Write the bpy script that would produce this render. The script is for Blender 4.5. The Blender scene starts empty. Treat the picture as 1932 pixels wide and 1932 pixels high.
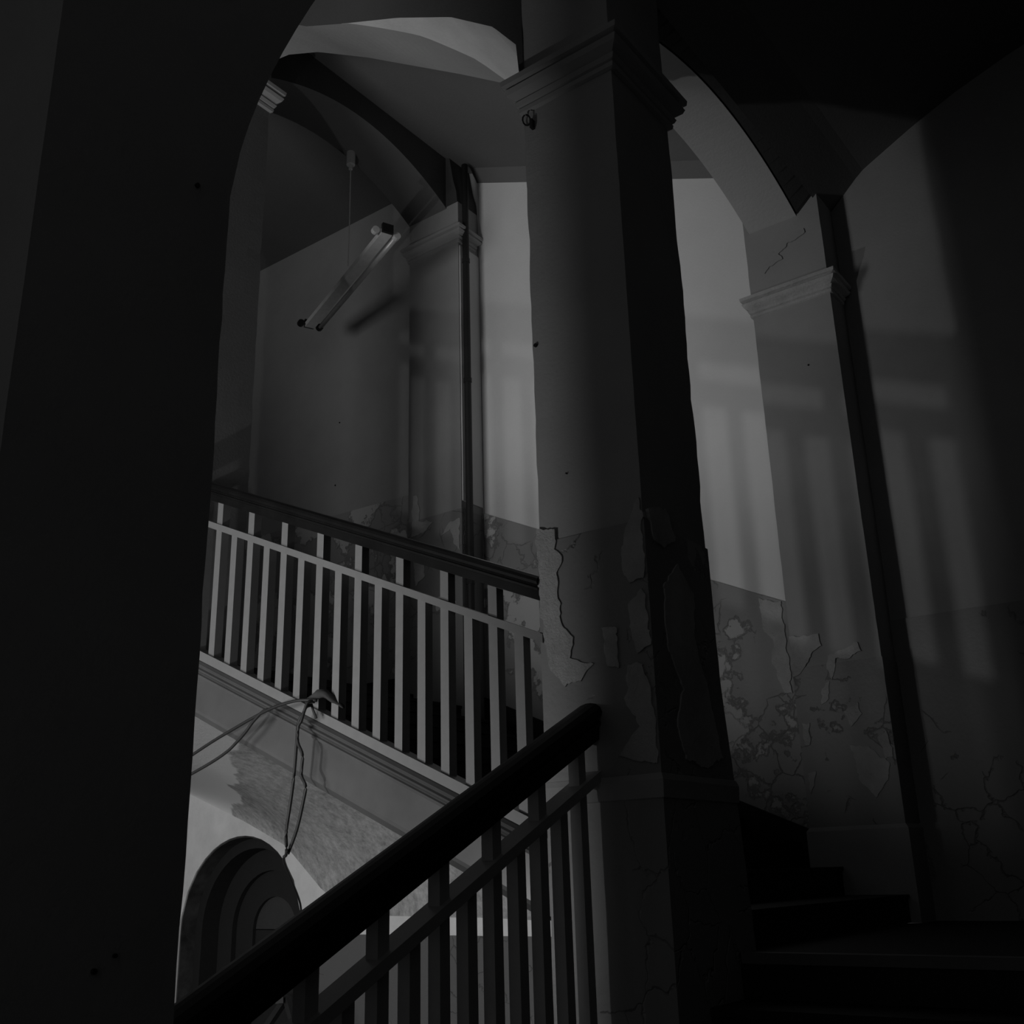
import bpy, bmesh, math, random
from mathutils import Vector, Matrix, noise
random.seed(7)
S = 3.0            # metres per survey unit
ZF = 0.585         # the camera's height above the hall floor, in survey units
C = bpy.context.scene.collection
sc = bpy.context.scene

def V(x, y, z):    # survey units (origin = camera) -> metres, hall floor at z = 0
    return Vector((x * S, y * S, (z + ZF) * S))

# ---------------------------------------------------------------- camera
cam_d = bpy.data.cameras.new('camera')
cam = bpy.data.objects.new('camera', cam_d)
C.objects.link(cam)
PITCH, ROLL, YAW, FPX = 0.32975, -0.02835, 0.63373, 2001.0
cp, sp = math.cos(PITCH), math.sin(PITCH)
fw = Vector((math.cos(YAW) * cp, math.sin(YAW) * cp, sp))
r0 = Vector((math.sin(YAW), -math.cos(YAW), 0))
u0 = r0.cross(fw)
rr = r0 * math.cos(ROLL) + u0 * math.sin(ROLL)
uu = -r0 * math.sin(ROLL) + u0 * math.cos(ROLL)
M = Matrix((rr, uu, -fw)).transposed().to_4x4()
M.translation = V(0, 0, 0)
cam.matrix_world = M
cam_d.sensor_width = 36
cam_d.lens = FPX / 1932 * 36
cam_d.clip_start = 0.05
sc.camera = cam

# ---------------------------------------------------------------- world, lights, exposure
w = bpy.data.worlds.new('world'); sc.world = w
w.use_nodes = True
w.node_tree.nodes['Background'].inputs[0].default_value = (1, 1, 1, 1)
w.node_tree.nodes['Background'].inputs[1].default_value = 0.072
sc.view_settings.view_transform = 'Standard'
sc.view_settings.look = 'None'
sc.view_settings.gamma = 1
sc.view_settings.use_curve_mapping = False
sc.view_settings.exposure = 0.0

def lamp(name, loc, watts, radius):
    d = bpy.data.lights.new(name, 'POINT')
    d.energy = watts; d.shadow_soft_size = radius
    o = bpy.data.objects.new(name, d); C.objects.link(o); o.location = loc
    return o
lamp('hall_lamp', V(0.313, 1.090, -0.058), 48.0, 0.028)
ad = bpy.data.lights.new('hall_window_light', 'AREA'); ad.shape = 'RECTANGLE'; ad.size = 0.55 * S; ad.size_y = 0.8 * S; ad.energy = 172
ao = bpy.data.objects.new('hall_window_light', ad); C.objects.link(ao)
ao.location = V(-0.9, 1.32, 0.12); ao.rotation_euler = (Vector((1, -0.15, 0.15))).to_track_quat('-Z', 'Z').to_euler()

# ---------------------------------------------------------------- materials
def nodes(name):
    m = bpy.data.materials.new(name); m.use_nodes = True
    nt = m.node_tree; b = nt.nodes['Principled BSDF']
    return m, nt, b
def mk_noise(nt, scale, detail=6, rough=0.6, vec=None):
    n = nt.nodes.new('ShaderNodeTexNoise'); n.inputs['Scale'].default_value = scale
    n.inputs['Detail'].default_value = detail; n.inputs['Roughness'].default_value = rough
    if vec is None:
        g = nt.nodes.new('ShaderNodeNewGeometry'); vec = g.outputs['Position']
    nt.links.new(vec, n.inputs['Vector']); return n
def ramp(nt, src, stops):
    r = nt.nodes.new('ShaderNodeValToRGB')
    el = r.color_ramp.elements
    while len(el) < len(stops): el.new(0.5)
    for e, (p, v) in zip(el, stops):
        e.position = p; e.color = (v, v, v, 1)
    nt.links.new(src, r.inputs[0]); return r
def plaster(name, val, var=0.10, bump=0.25, fine=60.0, rough=0.85, blot=1.3):
    m, nt, b = nodes(name)
    n = mk_noise(nt, blot, 5)
    r = ramp(nt, n.outputs['Fac'], [(0.3, val * (1 - var)), (0.7, val * (1 + var))])
    nt.links.new(r.outputs[0], b.inputs['Base Color'])
    b.inputs['Roughness'].default_value = rough
    b.inputs['Specular IOR Level'].default_value = 0.2
    n2 = mk_noise(nt, fine, 8, 0.7)
    bp = nt.nodes.new('ShaderNodeBump'); bp.inputs['Strength'].default_value = bump
    bp.inputs['Distance'].default_value = 0.01
    nt.links.new(n2.outputs['Fac'], bp.inputs['Height']); nt.links.new(bp.outputs[0], b.inputs['Normal'])
    return m
def flaking(name, paint, under, lo=0.60, scale=2.2, rough=0.45, bump=0.5):
    """glossy dado paint that has flaked off in patches down to pale plaster"""
    m, nt, b = nodes(name)
    n = mk_noise(nt, scale, 9, 0.62)
    r = ramp(nt, n.outputs['Fac'], [(lo, paint), (lo + 0.008, under)])
    nt.links.new(r.outputs[0], b.inputs['Base Color'])
    rr_ = ramp(nt, n.outputs['Fac'], [(lo, rough), (lo + 0.008, 0.9)])
    nt.links.new(rr_.outputs[0], b.inputs['Roughness'])
    b.inputs['Specular IOR Level'].default_value = 0.3
    v = nt.nodes.new('ShaderNodeTexVoronoi'); v.feature = 'DISTANCE_TO_EDGE'; v.inputs['Scale'].default_value = 5.5
    g = nt.nodes.new('ShaderNodeNewGeometry')
    wn = mk_noise(nt, 6, 4)
    mx = nt.nodes.new('ShaderNodeMixRGB'); mx.inputs[0].default_value = 0.12
    nt.links.new(g.outputs['Position'], mx.inputs[1]); nt.links.new(wn.outputs['Color'], mx.inputs[2])
    nt.links.new(mx.outputs[0], v.inputs['Vector'])
    cr = ramp(nt, v.outputs['Distance'], [(0.0, 0.0), (0.02, 1.0)])
    st = ramp(nt, n.outputs['Fac'], [(lo - 0.02, 1.0), (lo + 0.01, 0.0)])
    add = nt.nodes.new('ShaderNodeMath'); add.operation = 'ADD'
    mk = ramp(nt, mk_noise(nt, 1.7, 3).outputs['Fac'], [(0.50, 0.0), (0.60, 1.0)])
    cm = nt.nodes.new('ShaderNodeMixRGB'); cm.inputs[1].default_value = (1, 1, 1, 1)
    nt.links.new(mk.outputs[0], cm.inputs[0]); nt.links.new(cr.outputs[0], cm.inputs[2])
    nt.links.new(cm.outputs[0], add.inputs[0]); nt.links.new(st.outputs[0], add.inputs[1])
    b1 = nt.nodes.new('ShaderNodeBump'); b1.inputs['Strength'].default_value = bump; b1.inputs['Distance'].default_value = 0.072
    nt.links.new(add.outputs[0], b1.inputs['Height'])
    b2 = nt.nodes.new('ShaderNodeBump'); b2.inputs['Strength'].default_value = 0.2; b2.inputs['Distance'].default_value = 0.01
    n2 = mk_noise(nt, 30, 6)
    nt.links.new(n2.outputs['Fac'], b2.inputs['Height']); nt.links.new(b1.outputs[0], b2.inputs['Normal'])
    nt.links.new(b2.outputs[0], b.inputs['Normal'])
    return m
def plain(name, val, rough=0.5, spec=0.5, metal=0.0, var=0.08, scale=25):
    m, nt, b = nodes(name)
    n = mk_noise(nt, scale, 4)
    r = ramp(nt, n.outputs['Fac'], [(0.3, val * (1 - var)), (0.7, val * (1 + var))])
    nt.links.new(r.outputs[0], b.inputs['Base Color'])
    b.inputs['Roughness'].default_value = rough
    b.inputs['Specular IOR Level'].default_value = spec
    b.inputs['Metallic'].default_value = metal
    return m

def stained_lit(name):
    """grey speckled and streaked plaster, with a paler area painting in strong light"""
    m, nt, b = nodes(name)
    g = nt.nodes.new('ShaderNodeNewGeometry'); sx = nt.nodes.new('ShaderNodeSeparateXYZ')
    nt.links.new(g.outputs['Position'], sx.inputs[0])
    def mth(op, a, c):
        n = nt.nodes.new('ShaderNodeMath'); n.operation = op
        for k, v in enumerate((a, c)):
            if isinstance(v, (int, float)): n.inputs[k].default_value = v
            else: nt.links.new(v, n.inputs[k])
        return n.outputs[0]
    d = mth('SUBTRACT', sx.outputs['Y'], mth('MULTIPLY', sx.outputs['X'], 1.2))
    d = mth('ADD', d, mth('MULTIPLY', mth('SUBTRACT', mk_noise(nt, 3, 3, 0.5).outputs['Fac'], 0.5), 0.45))
    fac = ramp(nt, d, [(0.13, 0.0), (0.16, 1.0)])
    mp = nt.nodes.new('ShaderNodeMapping'); mp.inputs['Scale'].default_value = (9, 9, 1.2)
    nt.links.new(g.outputs['Position'], mp.inputs[0])
    streak = mk_noise(nt, 1.6, 7, 0.7, mp.outputs[0])
    sp_ = mk_noise(nt, 26, 9, 0.8)
    big = mk_noise(nt, 1.1, 3)
    tot = mth('ADD', mth('MULTIPLY', streak.outputs['Fac'], 0.35), mth('ADD', mth('MULTIPLY', sp_.outputs['Fac'], 0.45), mth('MULTIPLY', big.outputs['Fac'], 0.2)))
    dirty = ramp(nt, tot, [(0.38, 0.22), (0.62, 0.66)])
    mx = nt.nodes.new('ShaderNodeMixRGB'); nt.links.new(fac.outputs[0], mx.inputs[0])
    nt.links.new(dirty.outputs[0], mx.inputs[1]); mx.inputs[2].default_value = (0.8, 0.8, 0.8, 1)
    nt.links.new(mx.outputs[0], b.inputs['Base Color'])
    b.inputs['Roughness'].default_value = 0.9; b.inputs['Specular IOR Level'].default_value = 0.15
    bp = nt.nodes.new('ShaderNodeBump'); bp.inputs['Strength'].default_value = 0.5; bp.inputs['Distance'].default_value = 0.012
    nt.links.new(sp_.outputs['Fac'], bp.inputs['Height']); nt.links.new(bp.outputs[0], b.inputs['Normal'])
    return m

MAT = dict(
    wall=plaster('grey_plaster', 0.36),
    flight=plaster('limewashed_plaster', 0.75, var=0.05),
    pier=plaster('dark_plaster', 0.36, var=0.10),
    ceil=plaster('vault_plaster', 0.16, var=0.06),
    white=plaster('white_plaster', 0.70, var=0.10, blot=4),
    soffit=stained_lit('stained_lit_plaster'),
    fascia=plain('gloss_stringer_paint', 0.10, 0.28, 0.5, var=0.12, scale=6),
    dado=flaking('flaking_dado_paint', 0.30, 0.52, lo=0.555),
    dado_low=flaking('flaking_low_dado_paint', 0.13, 0.40, lo=0.66),
    soft=plaster('pale_plaster', 0.50, var=0.05),
    reveal=plaster('dark_reveal_plaster', 0.05, var=0.5, blot=8),  # dark blotchy plaster for the door reveal
    dim=plaster('shade_dark_plaster', 0.07),  # darkened plaster; shade over the arch spandrels is put into its colour
    dado_pier=flaking('flaking_pier_paint', 0.26, 0.44, lo=0.66),
    patch=plaster('bare_plaster', 0.52, var=0.2, bump=0.9, blot=5),
    step=plain('dark_stone', 0.012, 0.6, 0.25),
    nosing=plain('worn_nosing', 0.10, 0.4, 0.4),
    bar=plain('cream_bar_paint', 0.20, 0.4, 0.4, var=0.05),
    bar_near=plain('brightened_bar_paint', 0.40, 0.4, 0.4, var=0.05),  # brighter copy of the bar paint; light on the near railing put into colour
    wood=plain('dark_varnished_wood', 0.010, 0.28, 0.35, var=0.3, scale=8),
    blackwood=plain('black_varnished_wood', 0.006, 0.45, 0.25, var=0.3, scale=8),
    steel=plain('enamelled_steel', 0.55, 0.35, 0.5),
    tube=plain('frosted_glass_tube', 0.40, 0.2, 0.5),
    black=plain('black_plastic', 0.01, 0.4, 0.4),
    cable=plain('grey_rubber', 0.03, 0.5, 0.3),
    cloth=plain('dark_cloth', 0.06, 0.9, 0.1),
    door=plain('dark_door_paint', 0.022, 0.5, 0.3),
    glassy=plain('dull_fanlight_panel', 0.05, 0.4, 0.4),
    floor=plain('dark_floor', 0.05, 0.6, 0.3),
)

# ---------------------------------------------------------------- mesh helpers
class MB:
    def __init__(s): s.v = []; s.f = []
    def add(s, vs, fs):
        b = len(s.v); s.v += [tuple(v) for v in vs]; s.f += [tuple(i + b for i in f) for f in fs]
    def box(s, x0, x1, y0, y1, z0, z1):
        s.add([(x, y, z) for z in (z0, z1) for y in (y0, y1) for x in (x0, x1)],
              [(0, 2, 3, 1), (4, 5, 7, 6), (0, 1, 5, 4), (2, 6, 7, 3), (0, 4, 6, 2), (1, 3, 7, 5)])
    def loft(s, rings, closed=True, caps=True):
        n = len(rings[0]); vs = [p for r in rings for p in r]; fs = []
        for k in range(len(rings) - 1):
            for i in range(n if closed else n - 1):
                j = (i + 1) % n
                fs.append((k * n + i, k * n + j, (k + 1) * n + j, (k + 1) * n + i))
        if caps and closed:
            fs.append(tuple(range(n))[::-1]); fs.append(tuple((len(rings) - 1) * n + i for i in range(n)))
        s.add(vs, fs)
    def build(s, name, mat, parent=None, smooth=False, bevel=0.0, **tags):
        me = bpy.data.meshes.new(name)
        org = Vector((0, 0, 0))
        if parent is not None and 'org' in parent: org = Vector(parent['org'])
        if parent is None and s.v:
            xs = [Vector(v) for v in s.v]
            org = Vector(((min(v.x for v in xs) + max(v.x for v in xs)) / 2, (min(v.y for v in xs) + max(v.y for v in xs)) / 2, min(v.z for v in xs)))
        base = V(*org) if parent is None else None
        pts = []
        for v in s.v:
            p = V(*v)
            if parent is None: p -= base
            else: p -= V(*org)
            pts.append(p)
        me.from_pydata([tuple(p) for p in pts], [], s.f)
        bm = bmesh.new(); bm.from_mesh(me); bmesh.ops.recalc_face_normals(bm, faces=bm.faces); bm.to_mesh(me); bm.free()
        me.materials.append(MAT[mat] if isinstance(mat, str) else mat)
        o = bpy.data.objects.new(name, me); C.objects.link(o)
        if parent is None: o.location = base
        else: o.parent = parent
        if smooth:
            for p in me.polygons: p.use_smooth = True
        if bevel:
            md = o.modifiers.new('bevel', 'BEVEL'); md.width = bevel * S; md.segments = 2; md.limit_method = 'ANGLE'
        for k, v in tags.items(): o[k] = v
        return o
def thing(name, org, label, category, group=None):
    o = bpy.data.objects.new(name, None); C.objects.link(o)
    o.location = V(*org); o['org'] = tuple(org); o['label'] = label; o['category'] = category
    o.empty_display_size = 0.1
    if group: o['group'] = group
    return o
def structure(name, org=None):
    o = bpy.data.objects.new(name, None); C.objects.link(o)
    o.location = V(*org); o['org'] = tuple(org); o['kind'] = 'structure'; return o

def tube_path(mb, pts, r, n=8):
    P = [Vector(p) for p in pts]; rings = []
    for i, p in enumerate(P):
        d = (P[min(i + 1, len(P) - 1)] - P[max(i - 1, 0)]).normalized()
        a = d.cross(Vector((0, 0, 1)))
        if a.length < 0.1: a = d.cross(Vector((1, 0, 0)))
        a.normalize(); b = d.cross(a)
        rings.append([tuple(p + (a * math.cos(2 * math.pi * k / n) + b * math.sin(2 * math.pi * k / n)) * r) for k in range(n)])
    mb.loft(rings)
def smooth_path(pts, sub=6):
    P = [Vector(p) for p in pts]; out = []
    for i in range(len(P) - 1):
        p0 = P[max(i - 1, 0)]; p1 = P[i]; p2 = P[i + 1]; p3 = P[min(i + 2, len(P) - 1)]
        for k in range(sub):
            t = k / sub
            out.append(0.5 * ((2 * p1) + (p2 - p0) * t + (2 * p0 - 5 * p1 + 4 * p2 - p3) * t * t + (3 * p1 - p0 - 3 * p2 + p3) * t ** 3))
    out.append(P[-1]); return out
def lerp_table(T, x):
    if x <= T[0][0]: return T[0][1]
    for (a, b), (c, d) in zip(T, T[1:]):
        if x <= c: return b + (d - b) * (x - a) / (c - a)
    return T[-1][1]
def rough_shaft(mb, x0, x1, y0, y1, z0, z1, amp=0.0022, seed=0.0, n=5, nz=None, flare=None):
    """square masonry shaft with slightly uneven faces and worn arrises"""
    nz = nz or max(6, int((z1 - z0) / 0.02))
    per = []
    for i in range(n): per.append((x0 + (x1 - x0) * i / n, y0))
    for i in range(n): per.append((x1, y0 + (y1 - y0) * i / n))
    for i in range(n): per.append((x1 - (x1 - x0) * i / n, y1))
    for i in range(n): per.append((x0, y1 - (y1 - y0) * i / n))
    cx, cy = (x0 + x1) / 2, (y0 + y1) / 2
    rings = []
    for k in range(nz + 1):
        z = z0 + (z1 - z0) * k / nz; ring = []
        for i, (x, y) in enumerate(per):
            c = noise.noise(Vector((x * 9 + seed, y * 9, z * 13)))
            e = abs(noise.noise(Vector((x * 30 + seed, y * 30, z * 38)))) if i % n == 0 else 0
            f = 1 - (amp * (0.5 + 0.5 * c) + amp * 0.9 * e) / max(abs(x0 - cx), abs(y0 - cy))
            xx = cx + (x - cx) * f
            if flare: xx += flare(z) * max(0.0, (x - cx) / (x1 - cx)) ** 2
            ring.append((xx, cy + (y - cy) * f, z))
        rings.append(ring)
    mb.loft(rings)
def ring_profile(mb, x0, x1, y0, y1, prof):
    """moulding that wraps a rectangular shaft; prof = [(outset, z), ...] from bottom to top"""
    rings = [[(x0 - o, y0 - o, z), (x1 + o, y0 - o, z), (x1 + o, y1 + o, z), (x0 - o, y1 + o, z)] for o, z in prof]
    mb.loft(rings)
def patch(name, plane, val, poly, side, parent, mat='patch', amp=0.004, seed=1, lab=None):
    """thin ragged scar of bare plaster on a face: plane 'X' or 'Y' at val, outward direction side"""
    pts = []
    n = len(poly)
    for i in range(n):
        a, b = poly[i], poly[(i + 1) % n]
        L = math.hypot(b[0] - a[0], b[1] - a[1]); k = max(1, int(L / 0.0035))
        for j in range(k):
            t = j / k; x = a[0] + (b[0] - a[0]) * t; z = a[1] + (b[1] - a[1]) * t
            q = noise.noise_vector(Vector((x * 60 + seed * 7.1, z * 60, seed))) + 0.6 * noise.noise_vector(Vector((x * 170 + seed * 3.1, z * 170, seed)))
            pts.append((x + q.x * amp, z + q.y * amp))
    th = 0.0030
    mb = MB(); m = len(pts)
    def P(u, z, d): return (val + side * d, u, z) if plane == 'X' else (u, val + side * d, z)
    mb.add([P(u, z, -0.003) for u, z in pts] + [P(u, z, th) for u, z in pts],
           [tuple(range(m)), tuple(range(2 * m - 1, m - 1, -1))] + [(i, (i + 1) % m, m + (i + 1) % m, m + i) for i in range(m)])
    o = mb.build(name, mat, parent)
    if lab: o['label'] = lab
    return o

# ---------------------------------------------------------------- survey numbers
X0, X1, X1b, XJ, XW = 0.415, 1.0, 1.156, 1.785, 1.865
Y1, Y1b, Y3, Y3b = 0.552, 0.697, 1.455, 1.62
YOUT, YR = 2.62, -0.15
ZTOP = 1.85
LAND, ULAND = -0.087, 0.390
def nose(y): return -0.027 + 0.437 * (y - 0.60)

# ---------------------------------------------------------------- outer walls
def grid_plane(mb, o, u, v, nu, nv):
    o = Vector(o); u = Vector(u); v = Vector(v)
    vs = [tuple(o + u * (i / nu) + v * (j / nv)) for j in range(nv + 1) for i in range(nu + 1)]
    mb.add(vs, [(j * (nu + 1) + i, j * (nu + 1) + i + 1, (j + 1) * (nu + 1) + i + 1, (j + 1) * (nu + 1) + i) for j in range(nv) for i in range(nu)])

DC, DR, DS = 2.254, 0.232, -0.118          # arched doorway: centre Y, radius, springing Z
wall_back = structure('wall_back', (XW, 1.2, -ZF))
# wall_back main body, built as two solid slabs round the arched doorway plus the piece over it
mb = MB(); mb.box(XW, XW + 0.12, YR, 0.62, -ZF, ZTOP); mb.build('landing_wall', 'wall', wall_back)
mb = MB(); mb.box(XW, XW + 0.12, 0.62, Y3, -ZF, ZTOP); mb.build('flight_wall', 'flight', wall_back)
mb = MB()
mb.box(XW, XW + 0.12, Y3, DC - DR, -ZF, ZTOP); mb.box(XW, XW + 0.12, DC + DR, YOUT, -ZF, ZTOP)
N = 28
ring = []
for k in range(N + 1):
    a = math.pi * k / N
    ring.append((DC + DR * math.cos(a), DS + DR * math.sin(a)))
for k in range(N):
    (ya, za), (yb, zb) = ring[k], ring[k + 1]
    vs = []
    for x in (XW, XW + 0.12): vs += [(x, ya, za), (x, yb, zb), (x, yb, ZTOP), (x, ya, ZTOP)]
    mb.add(vs, [(0, 1, 2, 3), (7, 6, 5, 4), (0, 4, 5, 1), (1, 5, 6, 2), (3, 2, 6, 7), (0, 3, 7, 4)])
mb.build('hall_wall', 'wall', wall_back)
# whitewashed lower hall wall face above the door (thin coat)
mb = MB()
top = lambda y: lerp_table([(1.2, 0.10), (1.6, 0.14), (1.945, 0.16), (2.2, 0.28), (2.6, 0.34)], y)
for i in range(60):
    ya, yb = 0.74 + (YOUT - 0.74) * i / 60, 0.74 + (YOUT - 0.74) * (i + 1) / 60
    def lowz(y):
        d = abs(y - DC)
        return DS + math.sqrt(max(DR * DR - d * d, 0)) if d < DR else -0.118
    za, zb = lowz(ya), lowz(yb)
    vs = [(XW - 0.003, ya, za), (XW - 0.003, yb, zb), (XW - 0.003, yb, 0.36), (XW - 0.003, ya, 0.36), (XW + 0.002, ya, za), (XW + 0.002, yb, zb), (XW + 0.002, yb, 0.36), (XW + 0.002, ya, 0.36)]
    mb.add(vs, [(0, 3, 2, 1), (4, 5, 6, 7), (0, 1, 5, 4), (1, 2, 6, 5), (2, 3, 7, 6), (3, 0, 4, 7)])
mb.build('whitewash_coat', 'white', wall_back)
# painted dados
def dado_strip(name, pts, mat, par):
    mb = MB()
    for (ya, lo_a, hi_a), (yb, lo_b, hi_b) in zip(pts, pts[1:]):
        n = 14
        for i in range(n):
            t0, t1 = i / n, (i + 1) / n
            y0 = ya + (yb - ya) * t0; y1 = ya + (yb - ya) * t1
            l0 = lo_a + (lo_b - lo_a) * t0; l1 = lo_a + (lo_b - lo_a) * t1
            h0 = hi_a + (hi_b - hi_a) * t0 + 0.0015 * noise.noise(Vector((y0 * 40, 3, 0)))
            h1 = hi_a + (hi_b - hi_a) * t1 + 0.0015 * noise.noise(Vector((y1 * 40, 3, 0)))
            xa, xb = XW - 0.004, XW + 0.001
            mb.add([(xa, y0, l0), (xa, y1, l1), (xa, y1, h1), (xa, y0, h0), (xb, y0, l0), (xb, y1, l1), (xb, y1, h1), (xb, y0, h0)],
                   [(0, 3, 2, 1), (4, 5, 6, 7), (0, 1, 5, 4), (3, 7, 6, 2), (0, 4, 7, 3), (1, 2, 6, 5)])
    return mb.build(name, mat, par)
dado_strip('dado', [(YR, LAND, 0.404), (Y1 + 0.02, LAND, 0.404)], 'dado_pier', wall_back)
dado_strip('dado', [(Y1b + 0.01, -0.02, 0.455), (Y3, 0.30, 0.808)], 'dado', wall_back)
dado_strip('dado', [(Y3b, ULAND, 0.907), (YOUT, ULAND, 0.925)], 'dado', wall_back)
dado_strip('dado', [(0.72, -ZF, -0.118), (DC - DR, -ZF, -0.118)], 'dado_low', wall_back)
# dark skirting that follows the upper flight
mb = MB(); n = 1
ys = [0.70, Y3b - 0.02]
vs = []
for x in (XW - 0.010, XW): vs += [(x, ys[0], nose(ys[0]) - 0.06), (x, ys[1], nose(ys[1]) - 0.06), (x, ys[1], nose(ys[1]) + 0.028), (x, ys[0], nose(ys[0]) + 0.028)]
mb.add(vs, [(0, 3, 2, 1), (4, 5, 6, 7), (0, 1, 5, 4), (3, 7, 6, 2), (0, 4, 7, 3), (1, 2, 6, 5)])
o = mb.build('baseboard_flight', 'step'); o['kind'] = 'structure'
mb = MB(); mb.box(XW - 0.010, XW, YR, Y1, LAND, LAND + 0.15); o = mb.build('baseboard_landing', 'dado_pier'); o['kind'] = 'structure'
mb = MB(); mb.box(XW - 0.010, XW, Y3b, YOUT, ULAND, ULAND + 0.06); o = mb.build('baseboard_upper', 'step'); o['kind'] = 'structure'

wl = structure('wall_left', (1.0, YOUT, -ZF))
mb = MB(); mb.box(-0.6, XW + 0.12, YOUT, YOUT + 0.12, -ZF, ZTOP); mb.build('plaster_face', 'wall', wl)
wr = structure('wall_right', (1.0, YR, -ZF))
mb = MB(); mb.box(-0.6, XW + 0.12, YR - 0.12, YR, -ZF, ZTOP); mb.build('plaster_face', 'wall', wr)
mb = MB(); mb.box(-1.2, XW + 0.12, YR - 0.12, YOUT + 0.12, -ZF - 0.06, -ZF); o = mb.build('floor', 'floor'); o['kind'] = 'structure'
# added unseen walls that block the lights from the centre and near pillars
mb = MB(); mb.box(0.37, 0.45, Y1b, 1.002, -ZF, ZTOP); mb.box(-1.2, 0.30, 0.690, 0.75, -ZF, 2.40); o = mb.build('wall_light_blockers', 'pier'); o['kind'] = 'structure'

# ---------------------------------------------------------------- pillars
CAP = [(0.000, 0.000), (0.004, 0.002), (0.005, 0.008), (0.002, 0.010), (0.006, 0.012), (0.009, 0.018), (0.005, 0.020),
       (0.008, 0.023), (0.016, 0.030), (0.019, 0.037), (0.014, 0.040), (0.012, 0.042), (0.021, 0.045), (0.022, 0.053), (0.016, 0.056), (0.0, 0.057)]
def capital(par, x0, x1, y0, y1, zb, mat='wall', sc_=1.0):
    mb = MB(); ring_profile(mb, x0, x1, y0, y1, [(o * sc_, zb + z * sc_) for o, z in CAP])
    return mb.build('capital', mat, par)

def base_flare(z): return lerp_table([(-0.7, 0.030), (-0.06, 0.030), (0.03, 0.022), (0.10, 0.014), (0.20, 0.003), (0.26, 0.0), (2, 0.0)], z)
p1 = thing('pillar', ((X1 + X1b) / 2, (Y1 + Y1b) / 2, -ZF), 'tall square plaster pillar with flaking lower half at centre, both railings ending against it', 'pillar')
mb = MB(); rough_shaft(mb, X1, X1b, Y1, Y1b, -ZF, 1.50, seed=2.0, flare=base_flare); mb.build('shaft', 'pier', p1)
capital(p1, X1, X1b, Y1, Y1b, 1.000)
mb = MB(); ring_profile(mb, X1, X1b + 0.016, Y1, Y1b, [(0.0, 0.070), (0.003, 0.072), (0.004, 0.090), (0.002, 0.096), (0.0, 0.098)]); mb.build('plinth_band', 'pier', p1)
mb = MB(); rough_shaft(mb, X1 - 0.0018, X1b + 0.0018, Y1 - 0.0018, Y1b + 0.0018, -ZF, 0.375, amp=0.0012, seed=5.0, flare=base_flare); mb.build('dado_paint', 'dado_pier', p1)
P1X = [
 [(0.697,0.394),(0.671,0.390),(0.67,0.361),(0.663,0.35),(0.67,0.335),(0.67,0.309),(0.668,0.271),(0.651,0.253),(0.657,0.229),(0.628,0.222),(0.643,0.204),(0.668,0.201),(0.685,0.221),(0.692,0.262),(0.697,0.308)],
 [(0.611,0.262),(0.592,0.258),(0.594,0.224),(0.594,0.212),(0.609,0.215),(0.614,0.241)],
 [(0.565,0.385),(0.554,0.40),(0.551,0.356),(0.551,0.306),(0.573,0.304),(0.584,0.331),(0.576,0.361)],
 [(0.557,0.295),(0.552,0.232),(0.569,0.226),(0.577,0.256),(0.575,0.278)],
 [(0.583,0.216),(0.562,0.214),(0.553,0.155),(0.553,0.106),(0.60,0.116),(0.572,0.146),(0.589,0.177)]]
for i, q in enumerate(P1X): patch('plaster_scar', 'X', X1 + 0.0, q, -1, p1, seed=i + 1, lab='pale bare plaster where the paint has flaked off')
patch('plaster_scar', 'Y', Y1, [(1.034,0.307),(1.07,0.335),(1.104,0.308),(1.095,0.256),(1.119,0.204),(1.143,0.121),(1.101,0.107),(1.052,0.115),(1.04,0.15),(1.059,0.19),(1.03,0.237)], -1, p1, seed=9, lab='pale bare plaster where the paint has flaked off')
patch('plaster_scar', 'Y', Y1, [(1.01,0.39),(1.05,0.40),(1.07,0.37),(1.04,0.35),(1.015,0.36)], -1, p1, seed=12)
# small rusty hook and stub of pipe near the capital
mb = MB(); pts = [(X1 - 0.004 - 0.004 * math.cos(t), 0.688 + 0.006 * math.sin(t), 0.985 + 0.006 * math.cos(t)) for t in [k * 0.6 for k in range(11)]]
tube_path(mb, pts, 0.0012, 6); mb.box(X1 - 0.006, X1 + 0.001, 0.678, 0.682, 0.968, 0.982); mb.build('hook', 'black', p1)

pn = thing('pillar', ((0.271 + X0) / 2, (Y1 + Y1b) / 2, -ZF), 'broad unlit pillar filling the left of the view, nearest of the pillars', 'pillar')
mb = MB(); rough_shaft(mb, 0.271, X0, Y1, Y1b, -ZF, 1.70, amp=0.0012, seed=11.0); mb.build('shaft', 'wall', pn)
p0 = thing('pillar', ((X1 + 1.174) / 2, (Y3 + Y3b) / 2, ULAND), 'far slim pillar seen just past the nearest pillar, behind the top of the upper railing', 'pillar')
mb = MB(); rough_shaft(mb, X1, 1.174, Y3, Y3b, ULAND - 0.06, 1.85, seed=21.0); mb.build('shaft', 'ceil', p0)
capital(p0, X1, 1.174, Y3, Y3b, 1.508, mat='pier')

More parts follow.
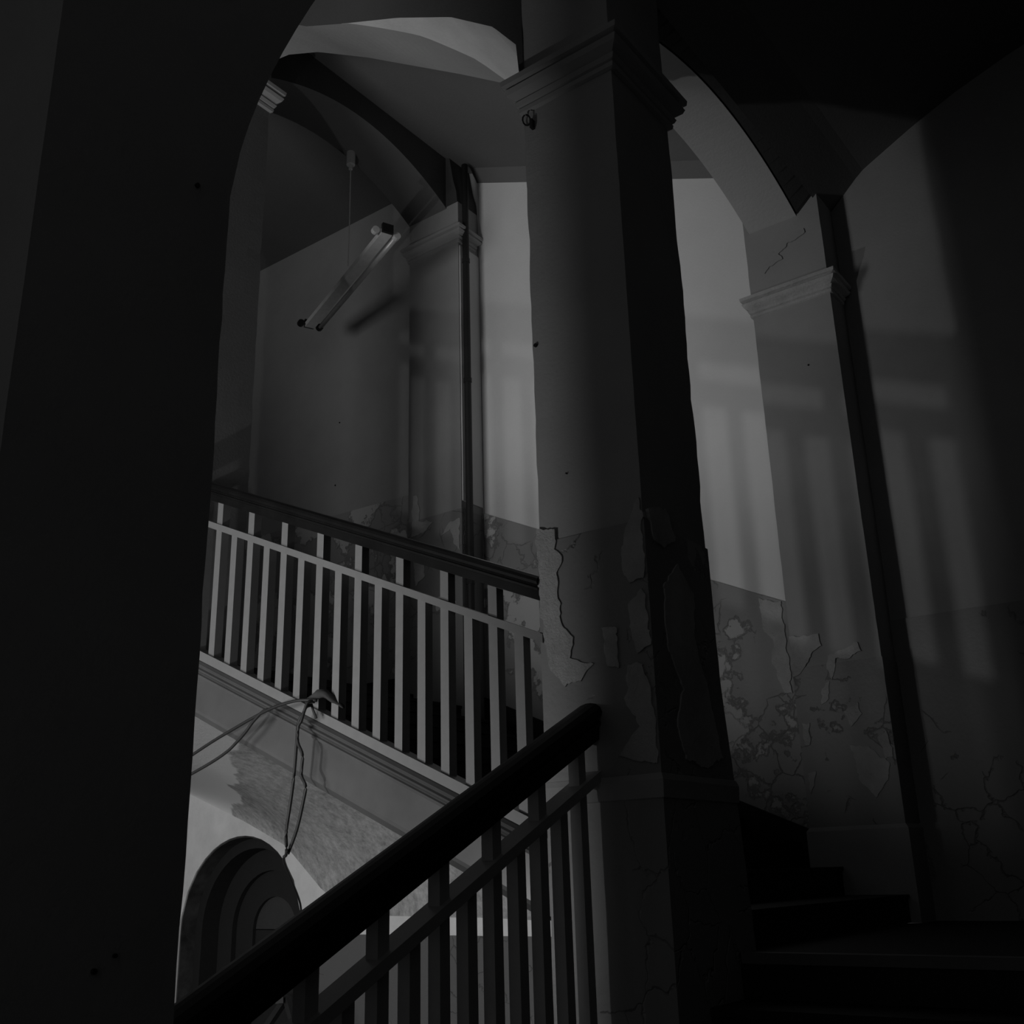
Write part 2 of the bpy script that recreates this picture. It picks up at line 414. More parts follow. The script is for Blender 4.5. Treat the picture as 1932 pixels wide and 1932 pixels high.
def wall_pilaster(ya, yb, zf, ztop, zcap, label, dado_hi, mcap):
    p = thing('pilaster', ((XJ + XW) / 2, (ya + yb) / 2, zf), label, 'pilaster')
    mb = MB(); rough_shaft(mb, XJ, XW + 0.001, ya, yb, zf, ztop, amp=0.001, seed=ya * 10); mb.build('shaft', 'pier', p)
    mb = MB(); ring_profile(mb, XJ, XW - 0.018, ya, yb, [(o * 0.8, zcap + z * 0.8) for o, z in CAP]); mb.build('capital', mcap, p)
    mb = MB(); rough_shaft(mb, XJ - 0.0016, XW + 0.001, ya - 0.0016, yb + 0.0016, zf, dado_hi, amp=0.0008, seed=3 + ya); mb.build('dado_paint', 'dado_pier', p)
    return p
p2 = wall_pilaster(Y1, 0.709, LAND - 0.02, 1.30, 1.024, 'wall pilaster at right of the centre pillar, with crumbling capital and flaked paint', 0.33, 'patch')
mb = MB(); ring_profile(mb, XJ, XW - 0.007, Y1, 0.709, [(0.0, -0.10), (0.006, -0.10), (0.006, 0.055), (0.001, 0.062), (0.0, 0.064)]); mb.build('plinth', 'pier', p2)
P2X = [
 [(0.709,0.388),(0.655,0.382),(0.653,0.362),(0.672,0.352),(0.69,0.324),(0.707,0.312)],
 [(0.645,0.342),(0.610,0.350),(0.588,0.362),(0.583,0.343),(0.61,0.333),(0.628,0.335),(0.64,0.3),(0.648,0.323)],
 [(0.623,0.191),(0.593,0.184),(0.562,0.156),(0.570,0.130),(0.581,0.115),(0.591,0.103),(0.614,0.126),(0.619,0.16)],
 [(0.63,0.244),(0.601,0.259),(0.597,0.241),(0.619,0.221)],
 [(0.702,0.234),(0.69,0.233),(0.692,0.197),(0.704,0.198)],
 [(0.704,0.129),(0.70,0.150),(0.688,0.153),(0.690,0.145),(0.70,0.116)],
 [(0.575,0.20),(0.558,0.21),(0.556,0.165),(0.568,0.165)],
 [(0.66,0.29),(0.645,0.30),(0.65,0.27),(0.665,0.262)]]
for i, q in enumerate(P2X): patch('plaster_scar', 'X', XJ, q, -1, p2, seed=30 + i, lab='pale bare plaster where the paint has flaked off')
# dark damage marks above the capital
patch('damp_stain', 'X', XJ, [(0.672,1.150),(0.650,1.150),(0.640,1.162),(0.61,1.170),(0.585,1.178),(0.583,1.168),(0.62,1.158),(0.640,1.143),(0.634,1.128),(0.655,1.124),(0.672,1.112)], -1, p2, mat='pier', seed=50, lab='dark crumbled plaster')
p3 = wall_pilaster(Y3, Y3b, ULAND - 0.10, 1.628, 1.508, 'wall pilaster beside the dark pipe, beyond the hanging tube lamp', 0.80, 'pier')
for i, q in enumerate([[(1.603,0.862),(1.590,0.862),(1.583,0.825),(1.586,0.795),(1.560,0.792),(1.54,0.785),(1.569,0.765),(1.606,0.76)],
                       [(1.513,0.747),(1.488,0.774),(1.46,0.776),(1.461,0.698),(1.475,0.72),(1.489,0.754)],
                       [(1.60,0.70),(1.57,0.70),(1.565,0.66),(1.59,0.64)], [(1.54,0.60),(1.49,0.61),(1.47,0.58),(1.53,0.57)]]):
    patch('plaster_scar', 'X', XJ, q, -1, p3, seed=60 + i, lab='pale bare plaster where the paint has flaked off')
patch('plaster_scar', 'X', XW - 0.004, [(0.79,0.485),(0.747,0.470),(0.745,0.376),(0.742,0.298),(0.76,0.30),(0.775,0.36),(0.771,0.4),(0.785,0.42)], -1, wall_back, seed=71)

# vertical pipe beside the far pilaster
pp = thing('drain_pipe', (1.835, 1.440, nose(1.44)), 'thin dark vertical pipe running down beside the far wall pilaster', 'pipe')
mb = MB(); tube_path(mb, [(1.800, 1.4435, z) for z in (0.30, 0.5, 1.0, 1.50, 1.74)], 0.0085, 10); mb.build('pipe', 'cable', pp, smooth=True)
for z in (0.62, 1.12, 1.45):
    mb = MB(); tube_path(mb, [(1.800, 1.4435, z), (1.800, 1.4435, z + 0.012)], 0.0098, 10); mb.build('bracket', 'cable', pp)
mb = MB(); mb.box(XJ + 0.004, XW - 0.001, Y3 - 0.0022, Y3 + 0.003, 0.82, 1.50); mb.build('side_coat', 'flight', p3)

def nail_hole(par, plane, v, a, z, r):
    mb = MB(); d = 0.0012
    pts = [(v - 0.004, a, z), (v - 0.0008, a, z)] if plane == 'X' else [(a, v - 0.004, z), (a, v - 0.0008, z)]
    pts = [((v - d, a, z) if plane == 'X' else (a, v - d, z)), ((v + d, a, z) if plane == 'X' else (a, v + d, z))]
    tube_path(mb, pts, r, 9); mb.build('nail_hole', 'black', par)
nail_hole(p2, 'X', XJ, 0.611, 0.891, 0.0018)
nail_hole(p1, 'X', X1, 0.690, 0.640, 0.0026); nail_hole(p1, 'X', X1, 0.652, 0.455, 0.0010)
nail_hole(pn, 'Y', Y1, 0.447 * 0.86, 0.470, 0.0018); nail_hole(pn, 'Y', Y1, 0.372, -0.036, 0.0012); nail_hole(pn, 'Y', Y1, 0.360, -0.043, 0.0016)
nail_hole(wall_back, 'X', XW, 1.945, 1.18, 0.0022); nail_hole(wall_back, 'X', XW, 1.955, 1.00, 0.0022)

# ---------------------------------------------------------------- arches and vaults
def arch_wall(name, axis, a0, a1, t0, t1, zfun, ztop, mat, n=40, mat_in=None, holes=None):
    """wall with an arched underside: runs along axis between a0 and a1, thickness t0..t1"""
    st = structure(name, ((a0 + a1) / 2, (t0 + t1) / 2, ztop) if axis == 'X' else ((t0 + t1) / 2, (a0 + a1) / 2, ztop))
    def P(a, t, z): return (a, t, z) if axis == 'X' else (t, a, z)
    A = [a0 + (a1 - a0) * (0.5 - 0.5 * math.cos(math.pi * i / n)) for i in range(n + 1)]
    mb = MB()
    for i in range(n):
        a, b = A[i], A[i + 1]; za, zb = zfun(a), zfun(b)
        mb.add([P(a, t0, za), P(b, t0, zb), P(b, t0, ztop), P(a, t0, ztop), P(a, t1, za), P(b, t1, zb), P(b, t1, ztop), P(a, t1, ztop)],
               [(0, 3, 2, 1), (4, 5, 6, 7), (3, 7, 6, 2)] + ([(0, 4, 7, 3)] if i == 0 else []) + ([(1, 2, 6, 5)] if i == n - 1 else []))
    mb.build('spandrel', mat, st)
    mb = MB()
    for i in range(n):
        a, b = A[i], A[i + 1]; za, zb = zfun(a), zfun(b)
        mb.add([P(a, t0, za), P(b, t0, zb), P(b, t1, zb), P(a, t1, za)], [(0, 1, 5 - 3, 3)])
    mb.build('arch_soffit', mat_in or mat, st)
    return st
# near arch, nearest pillar -> centre pillar, rising with the first flight
def z_near(x):
    u = max(-1, min(1, (x - 0.7075) / 0.2925))
    return 0.475 + (x - X0) / (X1 - X0) * 0.87 + 0.205 * math.sqrt(max(0, 1 - u * u))
arch_wall('wall_near_arch', 'X', X0 - 0.003, X1 + 0.003, Y1 + 0.001, Y1b - 0.001, z_near, 1.95, 'wall')
# left arch above the upper railing, rampant: centre pillar -> far pillar
TL = [(0.664, 1.044), (0.672, 1.070), (0.681, 1.088), (0.703, 1.125), (0.745, 1.183), (0.825, 1.249), (0.936, 1.314), (1.052, 1.372), (1.158, 1.428), (1.25, 1.50), (1.36, 1.57), (1.455, 1.60)]
def z_left(y):
    if y < 0.70: return 1.058
    return lerp_table([(0.697, 1.058), (0.700, 1.108)] + TL[3:], y)
def z_left2(y):
    return lerp_table([(0.697, 1.058), (0.700, 1.095), (0.745, 1.16), (0.823, 1.225), (0.932, 1.307), (1.068, 1.405), (1.158, 1.47), (1.297, 1.562), (1.385, 1.605), (1.455, 1.62)], y)
stl = structure('wall_upper_arch', (X1, 1.08, 1.7))
n = 60
A = [Y1b - 0.004 + (Y3 - Y1b + 0.004) * (i / n) ** 1.4 for i in range(n + 1)]
mb = MB()
for i in range(n):
    a, b = A[i], A[i + 1]; za, zb = z_left(a), z_left(b); zc1, zd1 = z_left2(a), z_left2(b)
    mb.add([(X1, a, za), (X1, b, zb), (X1, b, ZTOP), (X1, a, ZTOP), (X1b, a, zc1), (X1b, b, zd1), (X1b, b, ZTOP), (X1b, a, ZTOP)], [(0, 3, 2, 1), (4, 5, 6, 7), (3, 7, 6, 2)])
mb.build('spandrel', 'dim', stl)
# soffit: white tapering front strip paints in the light, grey strip behind it
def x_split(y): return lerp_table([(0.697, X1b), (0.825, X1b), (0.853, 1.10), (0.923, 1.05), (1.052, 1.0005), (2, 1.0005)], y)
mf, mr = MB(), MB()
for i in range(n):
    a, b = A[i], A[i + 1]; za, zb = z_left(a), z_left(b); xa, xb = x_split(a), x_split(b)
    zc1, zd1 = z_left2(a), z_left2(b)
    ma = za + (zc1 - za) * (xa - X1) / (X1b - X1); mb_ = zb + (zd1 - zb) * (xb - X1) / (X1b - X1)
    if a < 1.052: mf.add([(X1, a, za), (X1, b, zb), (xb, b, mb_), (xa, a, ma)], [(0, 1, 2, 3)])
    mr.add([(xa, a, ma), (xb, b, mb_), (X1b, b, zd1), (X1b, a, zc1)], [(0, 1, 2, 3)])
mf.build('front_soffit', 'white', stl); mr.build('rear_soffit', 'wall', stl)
# right arch, centre pillar -> near wall pilaster
def z_right(x):
    u = (x - 1.47) / 0.315
    return 1.212 + 0.066 * (1 - min(1, u * u))
arch_wall('wall_landing_arch', 'X', X1b, XJ + 0.002, 0.597, Y1b, z_right, 1.70, 'dim', mat_in='soft')
# dark web between that arch and the landing vault
stw = structure('ceiling_landing', (1.5, 0.3, 1.3))
mb = MB(); n = 24
for i in range(n):
    xa = X1b + (XW - X1b) * i / n; xb = X1b + (XW - X1b) * (i + 1) / n
    za, zb = z_right(min(xa, XJ)), z_right(min(xb, XJ))
    mb.add([(xa, 0.594, za + 0.001), (xb, 0.594, zb + 0.001), (xb, 0.485, 1.31), (xa, 0.485, 1.31), (xb, 0.594, 1.40), (xa, 0.594, 1.40)], [(0, 1, 2, 3), (3, 2, 4, 5)])
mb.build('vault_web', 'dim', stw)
H2 = [(-0.16, 1.47), (0.0, 1.465), (0.10, 1.452), (0.189, 1.430), (0.29, 1.398), (0.376, 1.362), (0.466, 1.318), (0.485, 1.308), (0.547, 1.25), (0.60, 1.20)]
def h2(y): return lerp_table(H2, y)
mb = MB(); n = 44
for i in range(n):
    ya = YR + (0.56 - YR) * i / n; yb = YR + (0.56 - YR) * (i + 1) / n
    za, zb = h2(ya), h2(yb)
    mb.add([(X1b - 0.2, ya, za), (X1b - 0.2, yb, zb), (XW + 0.01, yb, zb), (XW + 0.01, ya, za)], [(0, 1, 2, 3)])
o = mb.build('vault', 'ceil', stw, smooth=True)
# upper flight ceiling, sloping
stc = structure('ceiling_flight', (1.5, 1.1, 1.6))
mb = MB()
def zc(y): return 1.50 + 0.44 * (y - 0.868)
mb.add([(X1 + 0.15, Y1b, zc(Y1b)), (XW, Y1b, zc(Y1b)), (XW, Y3 + 0.04, zc(Y3 + 0.04)), (X1 + 0.15, Y3 + 0.04, zc(Y3 + 0.04)),
        (X1 + 0.15, Y1b, 1.95), (XW, Y1b, 1.95), (XW, Y3 + 0.04, 1.95), (X1 + 0.15, Y3 + 0.04, 1.95)],
       [(0, 1, 2, 3), (4, 7, 6, 5), (0, 4, 5, 1), (1, 5, 6, 2), (2, 6, 7, 3), (3, 7, 4, 0)])
mb.build('sloping_soffit', 'ceil', stc)
# cove between ceiling and flight wall
mb = MB(); mb.loft([[(XW, y, zc(y) - 0.03), (XW, y, zc(y)), (XW - 0.03, y, zc(y))] for y in (Y1b, Y3)]); mb.build('cove', 'ceil', stc)
# far arch
def z_far(x):
    u = (x - 1.48) / 0.306
    return 1.622 + 0.086 * (1 - min(1, u * u))
arch_wall('wall_far_arch', 'X', 1.174, XJ + 0.002, 1.493, Y3b, z_far, 1.95, 'dim', mat_in='ceil')
mb = MB(); mb.box(-0.6, XW + 0.12, Y3b, YOUT + 0.12, 1.80, 1.90); o = mb.build('ceiling_upper', 'ceil'); o['kind'] = 'structure'
mb = MB(); mb.box(-0.6, 1.0, YR, Y3b, 2.35, 2.45); o = mb.build('ceiling_well', 'ceil'); o['kind'] = 'structure'

# the next flight, climbing back over the hall behind the nearest pillar
sn = structure('floor_next_flight', (0.6, 2.0, ULAND))
for k in range(8):
    x = 0.995 - 0.095 * k; z = ULAND + 0.0455 * (k + 1)
    mb = MB(); mb.box(x - 0.10, x, Y3b, YOUT, z - 0.075, z); mb.build('step', 'step', sn)
mb = MB(); mb.box(-0.6, 0.33, Y3b, YOUT, 0.70, 0.76); mb.build('landing', 'step', sn)
# web that closes the corner over the far pilaster
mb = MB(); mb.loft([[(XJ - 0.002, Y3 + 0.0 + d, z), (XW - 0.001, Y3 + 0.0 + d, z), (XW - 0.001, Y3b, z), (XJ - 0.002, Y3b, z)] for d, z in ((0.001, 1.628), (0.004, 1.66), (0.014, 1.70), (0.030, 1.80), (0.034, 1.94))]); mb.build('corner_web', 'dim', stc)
# vaulted underside of the upper flight
sv = structure('ceiling_hall', (1.4, 1.4, 0.1))
def zf_(y): return min(0.240 + 0.4603 * (y - 1.332), 0.31)
def zw_(y): return lerp_table([(0.7, -0.116), (1.55, -0.116), (1.75, -0.112), (1.945, -0.06), (2.09, 0.064), (2.25, 0.135), (2.483, 0.225), (2.62, 0.25)], y)
mb = MB(); nu, nv = 70, 24
vs = []
for j in range(nu + 1):
    y = 0.70 + (YOUT - 0.70) * j / nu
    for i in range(nv + 1):
        t = math.sin(math.pi / 2 * i / nv)
        zf, zw = zf_(y), zw_(y)
        z = zw + (zf - zw) * math.sqrt(max(0, 1 - t * t)) if zf > zw else zf + (zw - zf) * t
        vs.append((1.012 + (XW - 1.012) * t, y, z))
mb.add(vs, [(j * (nv + 1) + i, j * (nv + 1) + i + 1, (j + 1) * (nv + 1) + i + 1, (j + 1) * (nv + 1) + i) for j in range(nu) for i in range(nv)])
mb.build('vault', 'soffit', sv, smooth=True)

# ---------------------------------------------------------------- doorway in the hall wall
sd = structure('door_1', (XW, DC, -ZF))
def arc_band(mb, x0, x1, r0, r1, zs, zb, n=24, cy=DC):
    pr = [(cy + r0, zb)] + [(cy + r0 * math.cos(math.pi * k / n), zs + r0 * math.sin(math.pi * k / n)) for k in range(n + 1)] + [(cy - r0, zb)]
    pq = [(cy + r1, zb)] + [(cy + r1 * math.cos(math.pi * k / n), zs + r1 * math.sin(math.pi * k / n)) for k in range(n + 1)] + [(cy - r1, zb)]
    mb.loft([[(x0, a, b), (x0, c, d), (x1, c, d), (x1, a, b)] for (a, b), (c, d) in zip(pr, pq)])
mb = MB(); arc_band(mb, XW + 0.001, XW + 0.10, DR - 0.004, DR + 0.012, DS, -ZF); mb.build('reveal', 'reveal', sd)
mb = MB(); arc_band(mb, XW + 0.045, XW + 0.10, DR - 0.030, DR, DS, -ZF); mb.build('frame', 'door', sd)
mb = MB(); arc_band(mb, XW + 0.10, XW + 0.13, DR - 0.085, DR - 0.02, DS, -ZF); mb.build('inner_frame', 'door', sd)
mb = MB(); arc_band(mb, XW + 0.115, XW + 0.135, DR - 0.150, DR - 0.083, DS, -ZF); mb.build('leaf_rim', 'door', sd)
mb = MB(); n = 24
pr = [(DC + 0.095 * math.cos(math.pi * k / n), DS + 0.095 * math.sin(math.pi * k / n)) for k in range(n + 1)]
mb.loft([[(XW + 0.125, a, b) for a, b in pr], [(XW + 0.14, a, b) for a, b in pr]]); mb.build('fanlight', 'glassy', sd)
mb = MB(); mb.box(XW + 0.125, XW + 0.145, DC - 0.22, DC + 0.22, -ZF, DS + 0.002); mb.build('leaf', 'door', sd)
mb = MB(); mb.box(XW + 0.146, XW + 0.16, DC - 0.26, DC + 0.26, -ZF, DS + 0.27); mb.build('backing', 'door', sd)
mb = MB(); tube_path(mb, [(XW + 0.105, DC + 0.165, DS - 0.05), (XW + 0.118, DC + 0.165, DS - 0.05)], 0.008, 10); mb.build('door_knob', 'steel', sd)

# ---------------------------------------------------------------- landings and stairs
mb = MB(); mb.box(X1b - 0.012, XW, YR, 0.60, LAND - 0.045, LAND); mb.box(X1b, XW, YR, Y1b, -ZF, LAND - 0.045)
o = mb.build('floor_landing', 'step'); o['kind'] = 'structure'
mb = MB(); mb.box(1.174, XW, 1.60, YOUT, ULAND - 0.05, ULAND); mb.box(-0.6, 1.174, Y3b, YOUT, ULAND - 0.05, ULAND); o = mb.build('floor_upper', 'step'); o['kind'] = 'structure'

RUN = 0.1; RISE = 0.0437
fl = thing('staircase', (1.45, 0.62, LAND), 'dark stone flight of stairs climbing behind the upper railing', 'stairs')
mb0 = MB()
for k in range(10):
    y = 0.559 + RUN * k; z = -0.045 + RISE * k
    zlow = LAND + 0.001 if k == 0 else z - RISE
    mb = MB(); mb.box(1.160, XW - 0.011, y + 0.003, y + 0.013, zlow, z - 0.006); mb.build('riser', 'step', fl)
    mb = MB(); mb.box(1.014 if k > 1 else 1.160, XW - 0.011, y, y + RUN + 0.003, z - 0.006, z)
    s_ = mb.build('tread', 'step', fl)
    mb = MB(); mb.box(1.160, XW - 0.012, y - 0.0012, y + 0.001, z - 0.003, z + 0.0004); mb.build('nosing', 'nosing', s_)
f2 = thing('staircase', (0.65, 0.2, -ZF), 'dark flight of stairs at lower right, topped by a worn pale nosing', 'stairs')
SL = 0.4885
nst = 11
for k in range(nst):
    x = X1b - 0.094 * (k + 1); z = LAND - 0.0455 * (k + 1)
    mb = MB(); mb.box(x + 0.004, x + 0.100, YR + 0.001, 0.549, max(z - 0.07, -ZF), z - 0.008); mb.build('step', 'step', f2)
    mb = MB(); mb.box(x, x + 0.0935, YR + 0.001, 0.549, z - 0.008, z); mb.build('tread', 'step', f2)
mb = MB(); mb.box(X1b - 0.014, X1b + 0.004, YR, 0.548, LAND - 0.010, LAND + 0.001); mb.build('nosing', 'nosing', f2)

# ---------------------------------------------------------------- upper railing
GROUP = None
def zh(y): return 0.335 + 0.4345 * (y - 0.697)     # top of upper handrail
def zm(y): return 0.266 + 0.4395 * (y - 0.697)     # top of mid rail
def zs(y): return 0.050 + 0.4520 * (y - 0.697)     # top of stringer bar
up = thing('railing', (1.005, 1.05, 0.17), 'cream steel railing with grooved dark handrail along the upper flight', 'railing')
def slope_prof(mb, prof, p0, p1, lateral):
    """extrude a (lateral, height) profile from p0 to p1"""
    mb.loft([[(p[0] + lateral[0] * a, p[1] + lateral[1] * a, p[2] + h) for a, h in prof] for p in (p0, p1)])
HR = [(-0.012, -0.031), (-0.0125, -0.020), (-0.0145, -0.0195), (-0.0150, -0.0165), (-0.0125, -0.0155), (-0.0120, -0.0130), (-0.0160, -0.0120), (-0.0170, -0.0085), (-0.0150, -0.0045), (-0.0095, -0.0012), (-0.003, 0.0),
      (0.003, 0.0), (0.0095, -0.0012), (0.0150, -0.0045), (0.0170, -0.0085), (0.0160, -0.0120), (0.0120, -0.0130), (0.0125, -0.0155), (0.0150, -0.0165), (0.0145, -0.0195), (0.0125, -0.020), (0.012, -0.031)]
YL, YA = 1.450, 0.700
XR = 1.010
mb = MB(); slope_prof(mb, HR, (XR, YA - 0.003, zh(YA)), (XR, YL, zh(YL)), (1, 0)); mb.build('handrail', 'wood', up)
mb = MB(); slope_prof(mb, [(-0.013, -0.0105), (-0.013, 0), (0.010, 0), (0.010, -0.0105)], (XR, YA - 0.006, zm(YA - 0.006)), (XR, YL, zm(YL)), (1, 0)); mb.build('mid_rail', 'bar', up)
mb = MB(); slope_prof(mb, [(-0.014, -0.014), (-0.014, 0), (0.012, 0), (0.012, -0.014)], (XR, YA, zs(YA)), (XR, YL, zs(YL)), (1, 0)); mb.build('bottom_rail', 'bar', up)
BW = 0.0066
for k in range(-3, 17):
    yc = 0.738 - BW + 0.0384 * (15 - k)
    if yc > YL: continue
    tall = (k % 2 == 0)
    mb = MB(); ztop = (zh(yc) - 0.030) if tall else (zm(yc) - 0.004)
    dz = 0.437 * BW
    x0, x1 = XR - 0.0085, XR + 0.0055
    vs = []
    for zz, d in ((zs(yc) - 0.002, 0), (ztop, 0)):
        vs += [(x0, yc - BW, zz - dz), (x1, yc - BW, zz - dz), (x1, yc + BW, zz + dz), (x0, yc + BW, zz + dz)]
    if not tall or True:
        mb.add(vs, [(3, 2, 1, 0), (4, 5, 6, 7), (0, 1, 5, 4), (1, 2, 6, 5), (2, 3, 7, 6), (3, 0, 4, 7)])
    mb.build('baluster', 'bar', up)

# stringer with mouldings under the railing
sg = thing('stringer', (1.0, 1.05, 0.0), 'grey painted moulded stair stringer under the upper railing', 'stringer')
FP = [(0.030, -0.106), (0.012, -0.106), (0.000, -0.095), (-0.001, -0.090), (0.000, -0.042), (-0.003, -0.041), (-0.004, -0.037), (-0.001, -0.0355), (-0.0035, -0.033), (-0.009, -0.030), (-0.012, -0.0265),
      (-0.0085, -0.0245), (-0.0075, -0.0225), (-0.0115, -0.021), (-0.0135, -0.0185), (-0.009, -0.0155), (-0.006, -0.0142), (0.03, -0.0142)]
mb = MB(); slope_prof(mb, FP, (1.003, Y1b + 0.022, zs(Y1b + 0.022)), (1.003, Y3 + 0.0, zs(Y3)), (1, 0)); mb.build('moulding', 'fascia', sg)
mb = MB(); mb.loft([[(1.003, y, zs(y) - 0.0145), (1.012, y, zs(y) - 0.0145), (1.012, y, zs(y) - 0.095), (1.003, y, zs(y) - 0.095)] for y in (Y1b + 0.001, Y1b + 0.024)]); mb.build('end_block', 'pier', sg)

# ---------------------------------------------------------------- near railing
def zh2(x): return 0.1755 + SL * (x - 0.994)
def zm2(x): return 0.102 + SL * (x - 0.994)
nr = thing('railing', (0.7, 0.64, -0.30), 'backlit railing with thick black handrail rising across the foreground', 'railing')
YF = 0.637
sc2 = 1.30
HR2 = [(a * 1.05, h * sc2) for a, h in HR]
XE, XS = X1 - 0.001, X0 + 0.002
mb = MB(); slope_prof(mb, HR2, (XE, YF, zh2(XE)), (XS, YF, zh2(XS)), (0, 1)); mb.build('handrail', 'blackwood', nr)
mb = MB(); slope_prof(mb, [(-0.013, -0.0115), (-0.013, 0), (0.012, 0), (0.012, -0.0115)], (XE, YF, zm2(XE)), (XS, YF, zm2(XS)), (0, 1)); mb.build('mid_rail', 'bar_near', nr)
mb = MB(); slope_prof(mb, [(-0.014, -0.014), (-0.014, 0), (0.012, 0), (0.012, -0.014)], (XE, YF, zm2(XE) - 0.262), (XS, YF, zm2(XS) - 0.262), (0, 1)); mb.build('bottom_rail', 'bar_near', nr)
for k in range(-4, 12):
    xb = 0.599 + 0.03775 * k
    if xb > XE or xb < XS + 0.014: continue
    tall = (k % 2 == 0)
    xc = xb - 0.0066
    ztop = zh2(xc) - 0.034 if tall else zm2(xc) - 0.004
    mb = MB(); mb.box(xc - 0.0066, xc + 0.0066, YF - 0.007, YF + 0.0062, zm2(xc) - 0.268, ztop); mb.build('baluster', 'bar_near', nr)
s2 = thing('stringer', (0.7, 0.62, -0.4), 'dark stair stringer below the foreground railing', 'stringer')
mb = MB(); slope_prof(mb, [(-0.035, -0.10), (-0.035, 0.0), (0.016, 0.0), (0.016, -0.10)], (X1 - 0.003, YF, zm2(X1) - 0.2785), (X0 + 0.003, YF, zm2(X0) - 0.2755), (0, 1)); mb.build('board', 'pier', s2)

# ---------------------------------------------------------------- hanging tube lamp
A0 = Vector((1.670, 1.863, 1.372)); A1 = Vector((1.486, 1.417, 1.372))
MIDP = Vector((1.548, 1.601, 1.372))
lt = thing('tube_lamp', tuple(MIDP), 'fluorescent batten with one tube missing, hanging on a thin cord under the far arch', 'lamp')
ax = (A1 - A0).normalized(); side = ax.cross(Vector((0, 0, 1))).normalized(); nrm = Vector((0, 0, -1))   # side points to the +X-ish / -X-ish flank
if side.x > 0: side = -side          # side now points towards the well
def bar_along(mb, p0, p1, prof):
    mb.loft([[tuple(p + side * a + nrm * b) for a, b in prof] for p in (p0, p1)])
mb = MB(); bar_along(mb, A0, A1, [(-0.006, -0.012), (0.006, -0.012), (0.0155, 0.004), (0.0125, 0.012), (-0.0125, 0.012), (-0.0155, 0.004)]); mb.build('housing', 'steel', lt)
mb = MB(); tube_path(mb, [A0 - side * 0.026 + nrm * 0.008 + ax * 0.006, A1 - side * 0.026 + nrm * 0.008 - ax * 0.006], 0.0062, 12); mb.build('tube', 'tube', lt, smooth=True)
for e, d in ((A1, 1), (A0, -1)):
    mb = MB(); bar_along(mb, e, e + ax * 0.008 * d, [(-0.013, -0.011), (0.013, -0.011), (0.013, 0.010), (-0.013, 0.010)]); mb.build('end_cap', 'black', lt)
    for s_ in (-1, 1):
        c = e + side * 0.0255 * s_ + nrm * 0.007 - ax * 0.004 * d
        mb = MB(); tube_path(mb, [c - ax * 0.006 * d, c - ax * 0.004 * d, c + ax * 0.003 * d, c + ax * 0.005 * d], 0.0088, 12)
        mb.build('lamp_holder', 'steel' if d > 0 else 'black', lt)
ZR = z_far(MIDP.x)
mb = MB(); tube_path(mb, [(MIDP.x, MIDP.y, ZR + 0.004), (MIDP.x, MIDP.y, 1.668)], 0.0105, 16)
tube_path(mb, [(MIDP.x, MIDP.y, 1.669), (MIDP.x, MIDP.y, 1.655)], 0.005, 12); mb.build('ceiling_rose', 'steel', lt, smooth=False)
mb = MB(); tube_path(mb, [(MIDP.x, MIDP.y, 1.66), (MIDP.x + 0.001, MIDP.y, 1.5), (MIDP.x, MIDP.y, 1.382)], 0.0014, 6); mb.build('cord', 'steel', lt)

# ---------------------------------------------------------------- cables and knot of cloth
def cable(pts, label, r=0.0022):
    mb = MB(); tube_path(mb, smooth_path(pts, 5), r, 7)
    o = mb.build('cable', 'cable', smooth=True); o['label'] = label; o['category'] = 'cable'; return o
KX = 0.980
cable([(0.984, 1.0552, 0.2275), (0.975, 1.084, 0.2294), (0.972, 1.1259, 0.2248), (0.972, 1.1687, 0.215), (0.972, 1.2126, 0.2026), (0.972, 1.2576, 0.1891), (0.975, 1.3273, 0.1667), (0.985, 1.40, 0.145), (1.02, 1.46, 0.13)],
      'upper of two dark cables running left across the stringer from the cloth knot')
cable([(0.974, 1.135, 0.2235), (0.972, 1.1473, 0.2221), (0.972, 1.1641, 0.2123), (0.972, 1.1724, 0.2059), (0.972, 1.1828, 0.1968), (0.972, 1.1997, 0.1853), (0.972, 1.2191, 0.174), (0.972, 1.2547, 0.1609), (0.975, 1.3303, 0.1399), (1.0, 1.42, 0.12)],
      'lower, kinked cable branching left over the stringer')
E_ = [(1.08, 1.215, 0.033), (1.2, 1.3466, 0.0264), (1.4, 1.5491, -0.002), (1.6, 1.7419, -0.0542), (1.855, 2.03, -0.12)]
cable([(0.984, 1.060, 0.226), (0.974, 1.0612, 0.2247), (0.972, 1.0666, 0.2113), (0.972, 1.0761, 0.1983), (0.972, 1.0778, 0.1742), (0.972, 1.0794, 0.1468), (0.972, 1.0819, 0.1199), (0.972, 1.087, 0.0867), (0.975, 1.0945, 0.0606), (0.978, 1.0959, 0.0345)] + E_,
      'long straight cable dropping from the cloth knot towards the arched doorway')
cable([(0.984, 1.064, 0.222), (0.974, 1.0649, 0.2181), (0.970, 1.0681, 0.201), (0.970, 1.0738, 0.1932), (0.970, 1.0737, 0.1738), (0.970, 1.0637, 0.1558), (0.970, 1.0644, 0.1308), (0.970, 1.0556, 0.1154), (0.972, 1.0615, 0.0952), (0.975, 1.0746, 0.063), (0.978, 1.0930, 0.034)],
      'zigzag kinked cable hanging beside the long straight one')
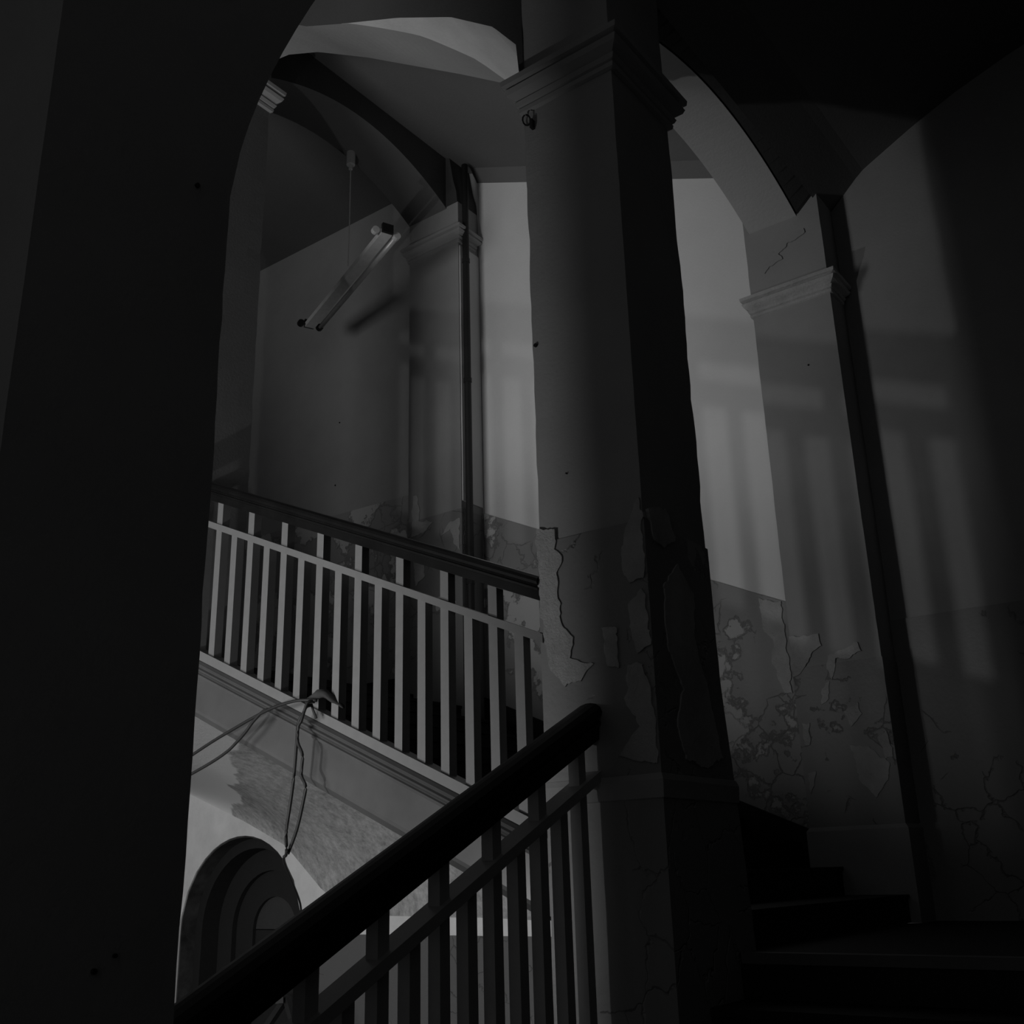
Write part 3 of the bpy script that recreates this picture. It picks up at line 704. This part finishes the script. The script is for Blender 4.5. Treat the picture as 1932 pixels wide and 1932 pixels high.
# knot of cloth tying the cables to the bottom rail
mb = MB()
Pc = [(0.986, 1.079, 0.2285), (0.988, 1.068, 0.2335), (0.990, 1.056, 0.2365), (0.994, 1.046, 0.2350), (1.000, 1.037, 0.2270), (1.008, 1.029, 0.2190)]
Rr = [0.002, 0.0035, 0.0058, 0.0066, 0.0055, 0.0025]
rings = []
sp_ = smooth_path(Pc, 4)
for i, p in enumerate(sp_):
    t = i / 4; r = lerp_table(list(enumerate(Rr)), t)
    rings.append([tuple(Vector(p) + Vector((math.cos(a) * r, 0.3 * math.sin(a) * r, math.sin(a) * r * (1 + 0.25 * math.sin(3 * a + i)))) ) for a in [2 * math.pi * k / 12 for k in range(12)]])
mb.loft(rings)
o = mb.build('cloth_knot', 'cloth', smooth=True); o['label'] = 'dark cloth knot tying the cables to the bottom rail of the upper railing'; o['category'] = 'cloth'
mb = MB(); tube_path(mb, [(0.985, 1.066, 0.224), (0.983, 1.060, 0.214), (0.984, 1.055, 0.204)], 0.0018, 6); ob = mb.build('loose_end', 'cloth', smooth=True)
ob.parent = o; ob.matrix_parent_inverse = Matrix.Translation(o.location).inverted()
# pale timber trestle low in the hall
tt = thing('trestle', (1.72, 1.98, -ZF), 'grey timber trestle standing low in the hall behind the black handrail', 'trestle')
def plank(p0, p1, w, name='leg'):
    mb = MB(); a, b = Vector(p0), Vector(p1); d = (b - a).normalized(); s1 = Vector((1, 0, 0)); s1 = (s1 - d * s1.dot(d)).normalized(); s2_ = d.cross(s1)
    mb.loft([[tuple(p + s1 * i * w + s2_ * j * w * 0.8) for i, j in ((-1, -1), (1, -1), (1, 1), (-1, 1))] for p in (a, b)]); return mb.build(name, 'door', tt)
for x in (1.66, 1.78):
    s_ = x / 1.85
    plank((x, 2.052 * s_, -0.256 * s_), (x, 2.052 * s_ + 0.34, -ZF + 0.004), 0.007); plank((x, 2.052 * s_, -0.256 * s_), (x, 2.052 * s_ - 0.18, -ZF + 0.004), 0.007)
plank((1.64, 2.052 * 1.66 / 1.85, -0.2330), (1.80, 2.052 * 1.78 / 1.85, -0.2450), 0.008, 'top_beam')
